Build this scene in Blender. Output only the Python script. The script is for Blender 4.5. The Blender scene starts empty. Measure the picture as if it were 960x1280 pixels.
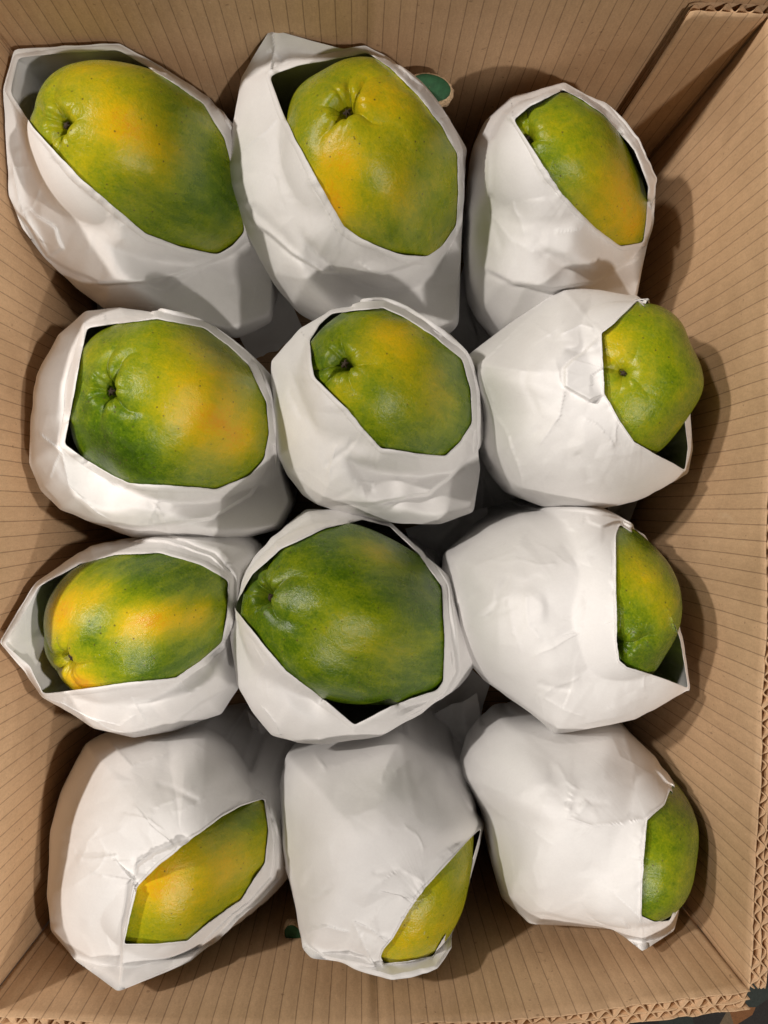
import bpy, math, random
import numpy as np
from mathutils import Vector, Quaternion
from mathutils.bvhtree import BVHTree
from mathutils.geometry import delaunay_2d_cdt

random.seed(7)
RNG = np.random.default_rng(7)
S = bpy.context.scene
COL = S.collection

# ------------------------------------------------------------------ camera
FPX = 922.0                      # focal length in pixels of the 960 x 1280 photograph
CAM_Z = 0.58                     # metres above the bottom of the box
DEEP = 0.055                     # the bottom lies this far below the height the papayas are measured from
NADIR = (450.0, 635.0)           # where "straight down" falls in the picture
RIM = 0.20                       # height of the box rim
cam = bpy.data.cameras.new('camera')
cam_o = bpy.data.objects.new('camera', cam)
COL.objects.link(cam_o)
cam.sensor_fit = 'HORIZONTAL'
cam.sensor_width = 36.0
cam.lens = 36.0 * FPX / 960.0
cam.clip_start = 0.01
cam.clip_end = 50.0
nd = Vector(((NADIR[0] - 480) / FPX, -(NADIR[1] - 640) / FPX, -1.0)).normalized()
Q = nd.rotation_difference(Vector((0, 0, -1)))
cam_o.rotation_mode = 'QUATERNION'
cam_o.rotation_quaternion = Q
cam_o.location = (0, 0, CAM_Z)
S.camera = cam_o
CAM = np.array([0, 0, CAM_Z])
RM = np.array(Q.to_matrix())

# ------------------------------------------------------------------ world, lamps, exposure
w = bpy.data.worlds.new('World')
S.world = w
w.use_nodes = True
w.node_tree.nodes['Background'].inputs[0].default_value = (1.0, 0.93, 0.86, 1)
w.node_tree.nodes['Background'].inputs[1].default_value = 0.009


def lamp(name, loc, target, power, size, color, spot=None, blend=0.3):
    if spot:
        l = bpy.data.lights.new(name, 'SPOT')
        l.spot_size = math.radians(spot)
        l.spot_blend = blend
        l.shadow_soft_size = size
    else:
        l = bpy.data.lights.new(name, 'AREA')
        l.shape = 'DISK'
        l.size = size
    l.energy = power
    l.color = color
    o = bpy.data.objects.new(name, l)
    COL.objects.link(o)
    o.location = loc
    d = Vector(target) - Vector(loc)
    o.rotation_euler = d.to_track_quat('-Z', 'Y').to_euler()
    return o


WARM = (1.0, 0.925, 0.85)
lamp('left_lamp', (-0.95, 0.42, 1.14), (0.0, 0.0, 0.15), 13.5, 0.06, WARM)
lamp('right_lamp', (0.48, -0.76, 1.20), (0.0, 0.0, 0.15), 8.2, 0.06, WARM)
lamp('added_left_spot', (-0.82, 0.46, 1.45), (2.10, -0.40, 0.17), 42.0, 0.040, WARM, spot=62, blend=0.12)  # added spot: brightens the right column, cone edge imitates shade over the middle
lamp('added_right_spot', (0.95, 0.02, 1.45), (-1.15, -0.06, 0.17), 75.0, 0.040, WARM, spot=40, blend=0.16)  # also added: lifts the left column, its edge stands in for the phone's shadow

S.view_settings.view_transform = 'Standard'
S.view_settings.look = 'None'
S.view_settings.exposure = 0.06
S.view_settings.gamma = 1.0
S.render.engine = 'CYCLES'
S.cycles.max_bounces = 6


# ------------------------------------------------------------------ helpers
def dirs(px, py):
    px = np.asarray(px, float)
    py = np.asarray(py, float)
    d = np.stack([(px - 480) / FPX, -(py - 640) / FPX, -np.ones_like(px)], -1)
    return d @ RM.T


def up(px, py, z):
    """photograph pixel + height above the box bottom -> point in the box"""
    d = dirs(px, py)
    t = (np.asarray(z, float) - CAM_Z) / d[..., 2]
    return CAM + d * t[..., None]


def h3(ix, iy, iz, seed):
    n = (ix * 374761393 + iy * 668265263 + iz * 2147483647 + seed * 1274126177) & 0xFFFFFFFF
    n = ((n ^ (n >> 13)) * 1274126177) & 0xFFFFFFFF
    n = (n ^ (n >> 16)) & 0xFFFFFFFF
    return n / 4294967295.0


def noise3(p, seed=0):
    """value noise in -1..1, p (...,3)"""
    p = np.asarray(p, float)
    i = np.floor(p).astype(np.int64)
    f = p - i
    f = f * f * f * (f * (f * 6 - 15) + 10)
    out = 0
    for dx in (0, 1):
        wx = f[..., 0] if dx else 1 - f[..., 0]
        for dy in (0, 1):
            wy = f[..., 1] if dy else 1 - f[..., 1]
            for dz in (0, 1):
                wz = f[..., 2] if dz else 1 - f[..., 2]
                out = out + wx * wy * wz * h3(i[..., 0] + dx, i[..., 1] + dy, i[..., 2] + dz, seed)
    return out * 2 - 1


def fbm(p, seed=0, oct=3):
    a, s, r = 1.0, 1.0, 0
    for k in range(oct):
        r = r + a * noise3(np.asarray(p) * s, seed + k * 17)
        a *= 0.5
        s *= 2.03
    return r


def tri(x):
    return np.abs((x % 2.0) - 1.0) * 2 - 1


def smooth01(x):
    x = np.clip(x, 0, 1)
    return x * x * (3 - 2 * x)


def mesh_obj(name, co, faces, mat, parent=None, smooth=True, loc=None):
    me = bpy.data.meshes.new(name)
    co = np.asarray(co, float).reshape(-1, 3)
    if loc is not None:
        co = co - np.asarray(loc)
    if isinstance(faces, np.ndarray):
        n, k = faces.shape
        me.vertices.add(len(co))
        me.vertices.foreach_set('co', co.ravel())
        me.loops.add(n * k)
        me.loops.foreach_set('vertex_index', faces.astype(np.int32).ravel())
        me.polygons.add(n)
        me.polygons.foreach_set('loop_start', np.arange(0, n * k, k, dtype=np.int32))
        me.update(calc_edges=True)
        me.validate()
    else:
        me.from_pydata([tuple(c) for c in co], [], faces)
        me.update()
    if smooth:
        me.polygons.foreach_set('use_smooth', np.ones(len(me.polygons), dtype=bool))
    me.materials.append(mat)
    o = bpy.data.objects.new(name, me)
    COL.objects.link(o)
    if parent is not None:
        o.parent = parent
    return o


def set_uv(o, uv):
    me = o.data
    lay = me.uv_layers.new(name='UVMap')
    idx = np.empty(len(me.loops), dtype=np.int32)
    me.loops.foreach_get('vertex_index', idx)
    lay.data.foreach_set('uv', np.asarray(uv, float).reshape(-1, 2)[idx].ravel())


def set_attr(o, name, vals):
    a = o.data.attributes.new(name, 'FLOAT', 'POINT')
    a.data.foreach_set('value', np.asarray(vals, float).ravel())


def set_vattr(o, name, vals):
    a = o.data.attributes.new(name, 'FLOAT_VECTOR', 'POINT')
    a.data.foreach_set('vector', np.asarray(vals, float).ravel())


def grid_faces(nr, nc, wrap=False):
    r = np.arange(nr - 1)[:, None]
    c = np.arange(nc if wrap else nc - 1)[None, :]
    c2 = (c + 1) % nc
    a = r * nc + c
    b = r * nc + c2
    d = (r + 1) * nc + c
    e = (r + 1) * nc + c2
    return np.stack([a, b, e, d], -1).reshape(-1, 4)


def empty(name, loc, label, cat, group=None):
    o = bpy.data.objects.new(name, None)
    o.empty_display_size = 0.02
    COL.objects.link(o)
    o.location = loc
    o['label'] = label
    o['category'] = cat
    if group:
        o['group'] = group
    return o


# ------------------------------------------------------------------ materials
def new_mat(name):
    m = bpy.data.materials.new(name)
    m.use_nodes = True
    nt = m.node_tree
    b = nt.nodes['Principled BSDF']
    return m, nt, b


def N(nt, t, **kw):
    n = nt.nodes.new(t)
    for k, v in kw.items():
        setattr(n, k, v)
    return n


def ramp(nt, fac, stops, interp='LINEAR'):
    r = N(nt, 'ShaderNodeValToRGB')
    r.color_ramp.interpolation = interp
    el = r.color_ramp.elements
    while len(el) < len(stops):
        el.new(0.5)
    for e, (p, c) in zip(el, stops):
        e.position = p
        e.color = (*c, 1)
    nt.links.new(fac, r.inputs[0])
    return r.outputs[0]


def math_n(nt, op, a, b=None, c=None):
    n = N(nt, 'ShaderNodeMath', operation=op)
    for i, v in enumerate((a, b, c)):
        if v is None:
            continue
        if isinstance(v, (int, float)):
            n.inputs[i].default_value = v
        else:
            nt.links.new(v, n.inputs[i])
    return n.outputs[0]


def mixc(nt, fac, a, b, mode='MIX'):
    n = N(nt, 'ShaderNodeMix', data_type='RGBA', blend_type=mode)
    for i, v in ((0, fac), (6, a), (7, b)):
        if isinstance(v, (int, float)):
            n.inputs[i].default_value = v
        elif isinstance(v, tuple):
            n.inputs[i].default_value = (*v, 1)
        else:
            nt.links.new(v, n.inputs[i])
    return n.outputs[2]


def noise_n(nt, vec, scale, detail=3, rough=0.5, dist=0.0):
    n = N(nt, 'ShaderNodeTexNoise')
    n.inputs['Scale'].default_value = scale
    n.inputs['Detail'].default_value = detail
    n.inputs['Roughness'].default_value = rough
    n.inputs['Distortion'].default_value = dist
    if vec is not None:
        nt.links.new(vec, n.inputs['Vector'])
    return n.outputs[0]


def bump_n(nt, height, strength, dist, prev=None):
    n = N(nt, 'ShaderNodeBump')
    n.inputs['Strength'].default_value = strength
    n.inputs['Distance'].default_value = dist
    nt.links.new(height, n.inputs['Height'])
    if prev is not None:
        nt.links.new(prev, n.inputs['Normal'])
    return n.outputs[0]


def kraft_material(name, lines=True):
    m, nt, b = new_mat(name)
    tc = N(nt, 'ShaderNodeTexCoord')
    obj = tc.outputs['Object']
    big = noise_n(nt, obj, 14, 4, 0.6)
    fine = noise_n(nt, obj, 900, 3, 0.7)
    mp = N(nt, 'ShaderNodeMapping')
    mp.inputs['Scale'].default_value = (260, 260, 60)
    nt.links.new(obj, mp.inputs[0])
    fib = noise_n(nt, mp.outputs[0], 3.0, 4, 0.65)
    col = ramp(nt, big, [(0.3, (0.505, 0.330, 0.192)), (0.7, (0.605, 0.405, 0.240))])
    col = mixc(nt, 0.5, col, ramp(nt, fine, [(0.3, (0.80, 0.80, 0.80)), (0.7, (1.12, 1.12, 1.12))]), 'MULTIPLY')
    col = mixc(nt, 0.55, col, ramp(nt, fib, [(0.35, (0.86, 0.85, 0.83)), (0.7, (1.08, 1.08, 1.08))]), 'MULTIPLY')
    # pale and dark fibre flecks
    fl = noise_n(nt, obj, 420, 2, 0.5)
    col = mixc(nt, ramp(nt, fl, [(0.70, (0, 0, 0)), (0.76, (0.5, 0.5, 0.5))]), col, (0.62, 0.47, 0.32))
    fl2 = noise_n(nt, obj, 300, 2, 0.5)
    col = mixc(nt, ramp(nt, fl2, [(0.24, (0.55, 0.55, 0.55)), (0.30, (0, 0, 0))]), col, (0.20, 0.12, 0.065))
    hgt = math_n(nt, 'MULTIPLY', fine, 0.25)
    scf = noise_n(nt, obj, 26, 6, 0.75, 1.2)
    col = mixc(nt, ramp(nt, scf, [(0.62, (0, 0, 0)), (0.68, (0.30, 0.30, 0.30))]), col, (0.62, 0.46, 0.30))
    scd = noise_n(nt, obj, 7, 5, 0.7, 0.5)
    col = mixc(nt, ramp(nt, scd, [(0.28, (0.40, 0.40, 0.40)), (0.46, (0, 0, 0))]), col, (0.30, 0.195, 0.105))
    hgt = math_n(nt, 'ADD', hgt, math_n(nt, 'MULTIPLY', noise_n(nt, obj, 35, 3), 2.5))
    if lines:
        uv = N(nt, 'ShaderNodeUVMap')
        uv.uv_map = 'UVMap'
        sx = N(nt, 'ShaderNodeSeparateXYZ')
        nt.links.new(uv.outputs[0], sx.inputs[0])
        wob = math_n(nt, 'MULTIPLY', math_n(nt, 'SUBTRACT', noise_n(nt, obj, 9, 2), 0.5), 0.0022)
        u = math_n(nt, 'ADD', sx.outputs[0], wob)
        fr = math_n(nt, 'FRACT', math_n(nt, 'DIVIDE', u, 0.0086))
        dist = math_n(nt, 'ABSOLUTE', math_n(nt, 'SUBTRACT', fr, 0.5))       # 0 on the flute line
        brk = noise_n(nt, obj, 230, 3, 0.7)
        brk2 = noise_n(nt, obj, 22, 2, 0.6)
        wid = math_n(nt, 'MULTIPLY', math_n(nt, 'ADD', 0.35, brk), 0.058)
        line = math_n(nt, 'SUBTRACT', 1.0, N_smooth(nt, dist, 0.012, wid))
        line = math_n(nt, 'MULTIPLY', line, math_n(nt, 'ADD', 0.12, math_n(nt, 'MULTIPLY', math_n(nt, 'MULTIPLY', brk, brk2), 2.5)))
        line = math_n(nt, 'MINIMUM', line, 0.58)
        col = mixc(nt, line, col, (0.135, 0.078, 0.042))
        soft = math_n(nt, 'MULTIPLY', math_n(nt, 'COSINE', math_n(nt, 'MULTIPLY', fr, 6.2832)), 0.6)
        hgt = math_n(nt, 'ADD', hgt, soft)
    nt.links.new(col, b.inputs['Base Color'])
    b.inputs['Roughness'].default_value = 0.72
    b.inputs['Specular IOR Level'].default_value = 0.3
    nt.links.new(bump_n(nt, hgt, 0.35, 0.0005), b.inputs['Normal'])
    return m


def N_smooth(nt, v, lo, hi):
    n = N(nt, 'ShaderNodeMapRange', interpolation_type='SMOOTHSTEP')
    nt.links.new(v, n.inputs[0])
    n.inputs[1].default_value = lo
    if isinstance(hi, (int, float)):
        n.inputs[2].default_value = hi
    else:
        nt.links.new(hi, n.inputs[2])
    return n.outputs[0]


def paper_material():
    m, nt, b = new_mat('white_wrapping_paper')
    tc = N(nt, 'ShaderNodeTexCoord')
    obj = tc.outputs['Object']
    big = noise_n(nt, obj, 25, 4, 0.6)
    fine = noise_n(nt, obj, 700, 4, 0.7)
    col = ramp(nt, big, [(0.3, (0.770, 0.757, 0.748)), (0.7, (0.825, 0.815, 0.808))])
    col = mixc(nt, 0.4, col, ramp(nt, fine, [(0.3, (0.93, 0.93, 0.93)), (0.7, (1.03, 1.03, 1.03))]), 'MULTIPLY')
    sm = noise_n(nt, obj, 48, 4, 0.7, 0.6)
    col = mixc(nt, ramp(nt, sm, [(0.66, (0, 0, 0)), (0.80, (0.35, 0.35, 0.35))]), col, (0.60, 0.575, 0.56))
    nt.links.new(col, b.inputs['Base Color'])
    r = math_n(nt, 'ADD', 0.56, math_n(nt, 'MULTIPLY', big, 0.22))
    nt.links.new(r, b.inputs['Roughness'])
    b.inputs['Specular IOR Level'].default_value = 0.32
    vo = N(nt, 'ShaderNodeTexVoronoi', feature='DISTANCE_TO_EDGE')
    vo.inputs['Scale'].default_value = 55
    wp = N(nt, 'ShaderNodeVectorMath', operation='ADD')
    ns = N(nt, 'ShaderNodeTexNoise')
    ns.inputs['Scale'].default_value = 30
    nt.links.new(obj, ns.inputs['Vector'])
    sc = N(nt, 'ShaderNodeVectorMath', operation='SCALE')
    sc.inputs['Scale'].default_value = 0.03
    nt.links.new(ns.outputs['Color'], sc.inputs[0])
    nt.links.new(obj, wp.inputs[0])
    nt.links.new(sc.outputs[0], wp.inputs[1])
    nt.links.new(wp.outputs[0], vo.inputs['Vector'])
    cr = math_n(nt, 'MINIMUM', vo.outputs['Distance'], 0.10)
    msk = ramp(nt, noise_n(nt, obj, 22, 2), [(0.45, (0, 0, 0)), (0.62, (1, 1, 1))])
    cr = math_n(nt, 'MULTIPLY', cr, msk)
    b1 = bump_n(nt, cr, 0.10, 0.004)
    b2 = bump_n(nt, noise_n(nt, obj, 90, 3, 0.5), 0.03, 0.0015, b1)
    b3 = bump_n(nt, fine, 0.12, 0.0003, b2)
    nt.links.new(b3, b.inputs['Normal'])
    return m


def papaya_material():
    m, nt, b = new_mat('papaya_skin')
    ar = N(nt, 'ShaderNodeAttribute', attribute_name='ripe')
    av = N(nt, 'ShaderNodeAttribute', attribute_name='skinco')
    ap = N(nt, 'ShaderNodeAttribute', attribute_name='pit')
    v = av.outputs['Vector']
    mp = N(nt, 'ShaderNodeMapping')
    mp.inputs['Scale'].default_value = (1.0, 1.0, 0.28)
    nt.links.new(v, mp.inputs[0])
    streak = noise_n(nt, mp.outputs[0], 5.5, 5, 0.62, 0.25)
    blot = noise_n(nt, v, 2.6, 4, 0.6, 0.4)
    fine = noise_n(nt, v, 42, 4, 0.7)
    r = math_n(nt, 'ADD', ar.outputs['Fac'], math_n(nt, 'MULTIPLY', math_n(nt, 'SUBTRACT', streak, 0.5), 0.36))
    r = math_n(nt, 'ADD', r, math_n(nt, 'MULTIPLY', math_n(nt, 'SUBTRACT', blot, 0.5), 0.26))
    r = math_n(nt, 'ADD', r, math_n(nt, 'MULTIPLY', math_n(nt, 'SUBTRACT', fine, 0.5), 0.42))
    mid = noise_n(nt, mp.outputs[0], 17, 4, 0.7, 0.3)
    r = math_n(nt, 'ADD', r, math_n(nt, 'MULTIPLY', math_n(nt, 'SUBTRACT', mid, 0.5), 0.30))
    col = ramp(nt, r, [(0.0, (0.032, 0.072, 0.003)), (0.18, (0.085, 0.155, 0.004)), (0.36, (0.220, 0.278, 0.007)),
                       (0.58, (0.43, 0.385, 0.008)), (0.80, (0.68, 0.46, 0.007)), (1.0, (0.74, 0.33, 0.007))])
    # waxy bloom
    bl = noise_n(nt, v, 3.4, 5, 0.68, 0.8)
    blm = ramp(nt, bl, [(0.50, (0, 0, 0)), (0.74, (0.09, 0.09, 0.09))])
    col = mixc(nt, blm, col, (0.24, 0.29, 0.13))
    # tiny pores and dark specks
    sp = N(nt, 'ShaderNodeTexVoronoi')
    sp.inputs['Scale'].default_value = 10
    sp.inputs['Randomness'].default_value = 1.0
    nt.links.new(v, sp.inputs['Vector'])
    spm = ramp(nt, sp.outputs['Distance'], [(0.075, (0.8, 0.8, 0.8)), (0.13, (0, 0, 0))])
    spm = mixc(nt, ramp(nt, noise_n(nt, v, 4.2, 2), [(0.42, (0, 0, 0)), (0.52, (1, 1, 1))]), (0, 0, 0), spm)
    col = mixc(nt, spm, col, (0.075, 0.055, 0.02))
    sp2 = N(nt, 'ShaderNodeTexVoronoi')
    sp2.inputs['Scale'].default_value = 9
    nt.links.new(mp.outputs[0], sp2.inputs['Vector'])
    # pale dried latex scratches
    sc = noise_n(nt, v, 13, 6, 0.75, 1.6)
    scm = ramp(nt, sc, [(0.655, (0, 0, 0)), (0.70, (0.6, 0.6, 0.6))])
    col = mixc(nt, scm, col, (0.50, 0.47, 0.30))
    # corky dark pit of the blossom end
    col = mixc(nt, ap.outputs['Fac'], col, (0.035, 0.022, 0.012))
    nt.links.new(col, b.inputs['Base Color'])
    rg = math_n(nt, 'ADD', 0.17, math_n(nt, 'MULTIPLY', bl, 0.22))
    nt.links.new(rg, b.inputs['Roughness'])
    b.inputs['Specular IOR Level'].default_value = 0.32
    b.inputs['Subsurface Weight'].default_value = 0.04
    b.inputs['Subsurface Radius'].default_value = (0.006, 0.006, 0.002)
    b.inputs['Subsurface Scale'].default_value = 0.5
    b1 = bump_n(nt, noise_n(nt, v, 5, 5, 0.6), 0.10, 0.004)
    b1 = bump_n(nt, streak, 0.22, 0.003, b1)
    b2 = bump_n(nt, fine, 0.28, 0.0008, b1)
    b3 = bump_n(nt, scm, 0.25, 0.0006, b2)
    nt.links.new(b3, b.inputs['Normal'])
    return m


def plain_material(name, c, rough=0.6, nscale=200, amp=0.35):
    m, nt, b = new_mat(name)
    tc = N(nt, 'ShaderNodeTexCoord')
    n = noise_n(nt, tc.outputs['Object'], nscale, 4, 0.65)
    lo = tuple(x * (1 - amp) for x in c)
    hi = tuple(x * (1 + amp) for x in c)
    nt.links.new(ramp(nt, n, [(0.3, lo), (0.7, hi)]), b.inputs['Base Color'])
    b.inputs['Roughness'].default_value = rough
    nt.links.new(bump_n(nt, n, 0.3, 0.0008), b.inputs['Normal'])
    return m


def rug_material():
    m, nt, b = new_mat('patterned_rug')
    tc = N(nt, 'ShaderNodeTexCoord')
    vo = N(nt, 'ShaderNodeTexVoronoi')
    vo.inputs['Scale'].default_value = 34
    nt.links.new(tc.outputs['Object'], vo.inputs['Vector'])
    sx = N(nt, 'ShaderNodeSeparateXYZ')
    nt.links.new(vo.outputs['Color'], sx.inputs[0])
    col = ramp(nt, sx.outputs[0], [(0.0, (0.040, 0.036, 0.034)), (0.45, (0.060, 0.050, 0.042)), (0.62, (0.30, 0.13, 0.05)),
                                   (0.74, (0.050, 0.062, 0.055)), (0.88, (0.22, 0.16, 0.10))], 'CONSTANT')
    f = noise_n(nt, tc.outputs['Object'], 500, 3, 0.7)
    col = mixc(nt, 0.6, col, ramp(nt, f, [(0.3, (0.6, 0.6, 0.6)), (0.7, (1.1, 1.1, 1.1))]), 'MULTIPLY')
    nt.links.new(col, b.inputs['Base Color'])
    b.inputs['Roughness'].default_value = 0.9
    nt.links.new(bump_n(nt, f, 0.6, 0.002), b.inputs['Normal'])
    return m


M_KRAFT = kraft_material('kraft_cardboard', True)
M_EDGE = kraft_material('raw_cardboard_edge', False)
M_PAPER = paper_material()
M_SKIN = papaya_material()
M_SCAR = plain_material('dark_blossom_scar', (0.045, 0.028, 0.016), 0.8, 900)
M_GREEN = plain_material('green_scrap', (0.016, 0.080, 0.030), 0.75, 300, 0.25)
M_TAN = plain_material('frayed_tan_fibre', (0.50, 0.36, 0.22), 0.9, 900, 0.5)
M_RUG = rug_material()

# ------------------------------------------------------------------ the setting
rug = mesh_obj('floor', [(-1.6, -1.6, -0.012 - DEEP), (1.6, -1.6, -0.012 - DEEP), (1.6, 1.6, -0.012 - DEEP), (-1.6, 1.6, -0.012 - DEEP)],
               [(0, 1, 2, 3)], M_RUG, smooth=False)
rug['kind'] = 'structure'

# ------------------------------------------------------------------ the cardboard box
TL = up(-46, -14, RIM)[:2]
TR = up(962, 6, RIM)[:2]
BR = up(937, 1237, RIM)[:2]
BL = up(-25, 1266, RIM)[:2]
CORN = np.array([TL, TR, BR, BL])
box = empty('cardboard_box', ((TL + BR)[0] / 2, (TL + BR)[1] / 2, -0.008 - DEEP),
            'open brown corrugated cardboard box holding the wrapped papayas', 'cardboard box')
BLOC = np.array(box.location)
FL = 0.0043                      # height of one flute
PITCH = 0.0086


def wall(a, b, bulge, z1, name='wall_panel', z0=-0.006 - DEEP, inset=0.0, flutes=2, crease=None, mid=0.6):
    """a wall of double corrugated board whose inner face runs from a to b (box interior on the right hand)"""
    a = np.asarray(a, float)
    b = np.asarray(b, float)
    L = np.linalg.norm(b - a)
    t = (b - a) / L
    n = np.array([-t[1], t[0]])          # outwards
    ns, nz = int(L / 0.0025), 40

    def sheet(off, s, v):
        bul = bulge * np.sin(np.pi * np.clip(s / L, 0, 1)) ** 0.8 * np.sin(np.pi * (0.12 + 0.5 * np.clip((v + 0.01) / RIM, 0, 1)))
        bul = bul + 0.0007 * noise3(np.stack([s * 22, v * 22, s * 0], -1), int(abs(a[0] * 9999)))
        if crease is not None:
            bul = bul + 0.0011 * np.exp(-((s - crease * L) / 0.0022) ** 2) - 0.0006 * np.exp(-((s - crease * L - 0.006) / 0.003) ** 2)
        p = a[None, :] + t[None, :] * s[..., None] + n[None, :] * (off + bul - inset)[..., None]
        return np.concatenate([p, v[..., None]], -1)

    s, v = np.meshgrid(np.linspace(0, L, ns), np.linspace(z0, z1, nz))
    ztop = 0.0007 * noise3(np.stack([s * 240, s * 0, s * 0 + bulge * 900], -1), 3) + 0.0012 * noise3(np.stack([s * 30, s * 0, s * 0 + 5], -1), 8)
    v = v + ztop * (v > z1 - 1e-6)
    kids = []
    root = mesh_obj(name, sheet(np.zeros_like(s), s, v), grid_faces(nz, ns), M_KRAFT, box, loc=BLOC)
    set_uv(root, np.stack([s + a[0], v], -1))
    for k in range(flutes):
        m = int(L / PITCH * 14)
        fs, fv = np.meshgrid(np.linspace(0, L, m), np.linspace(z0, z1 - 0.0006, 5))
        ph = 0.5 * k + 0.16 * noise3(np.stack([fs * 40, fs * 0, fs * 0 + k], -1), 5)
        wv = np.sin((fs / PITCH + ph) * 2 * np.pi)
        off = k * FL + FL * (0.5 + (0.43 + 0.06 * noise3(np.stack([fs * 90, fs * 0, fs * 0 + k + 3], -1), 6)) * wv) + 0.0003
        fv = fv + (fv > z1 - 0.001) * 0.0013 * noise3(np.stack([fs * 300, fs * 0, fs * 0], -1), 9)
        f = mesh_obj('fluting', sheet(off, fs, fv), grid_faces(5, m), M_EDGE, root, loc=BLOC)
        kids.append(f)
        li = mesh_obj('liner', sheet((k + 1) * FL + 0.0006 + 0.0005 * noise3(np.stack([s * 70, s * 0, s * 0 + k], -1), 12), s, v - 0.0004), grid_faces(nz, ns),
                      M_EDGE if k == 0 else M_KRAFT, root, loc=BLOC)
        set_uv(li, np.stack([s + a[0] + 0.003, v], -1))
        kids.append(li)
    for o in [root] + kids:
        md = o.modifiers.new('board', 'SOLIDIFY')
        md.thickness = 0.00055
        md.offset = 0
    return root


wall(TL, TR, 0.0012, RIM + 0.022, crease=0.485)                      # far wall
wall(TR, BR, 0.0055, RIM)                                          # right
wall(BR, BL, 0.0142, RIM, crease=0.49)                             # near wall
wall(BL, TL, 0.0050, RIM + 0.006)                                  # left
# glued joint flap lying on the far wall in the right-hand corner
tt = (TR - TL) / np.linalg.norm(TR - TL)
flap = wall(TR - tt * 0.0425, TR - tt * 0.001, 0.0, RIM + 0.001, name='glue_flap', inset=0.0056, flutes=1)
# bottom of the box: four flaps meeting in the middle
c = np.array([np.append(p, -DEEP) for p in (TL, TR, BR, BL)])
mx = 0.5 * (c[0] + c[1]), 0.5 * (c[3] + c[2])
for q, (p0, p1, p2, p3) in enumerate(((c[0], mx[0] - [0.001, 0, 0], mx[1] - [0.001, 0, 0], c[3]), (mx[0] + [0.001, 0, 0], c[1], c[2], mx[1] + [0.001, 0, 0]))):
    gx, gy = np.meshgrid(np.linspace(0, 1, 30), np.linspace(0, 1, 30))
    P = (p0 * (1 - gx[..., None]) + p1 * gx[..., None]) * (1 - gy[..., None]) + (p3 * (1 - gx[..., None]) + p2 * gx[..., None]) * gy[..., None]
    f = mesh_obj('bottom_flap', P, grid_faces(30, 30)[:, ::-1], M_KRAFT, box, loc=BLOC)
    set_uv(f, P[..., 1:3] + P[..., 0:1] * [0, 1])
    md = f.modifiers.new('board', 'SOLIDIFY')
    md.thickness = 0.006
    md.offset = -1

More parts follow.
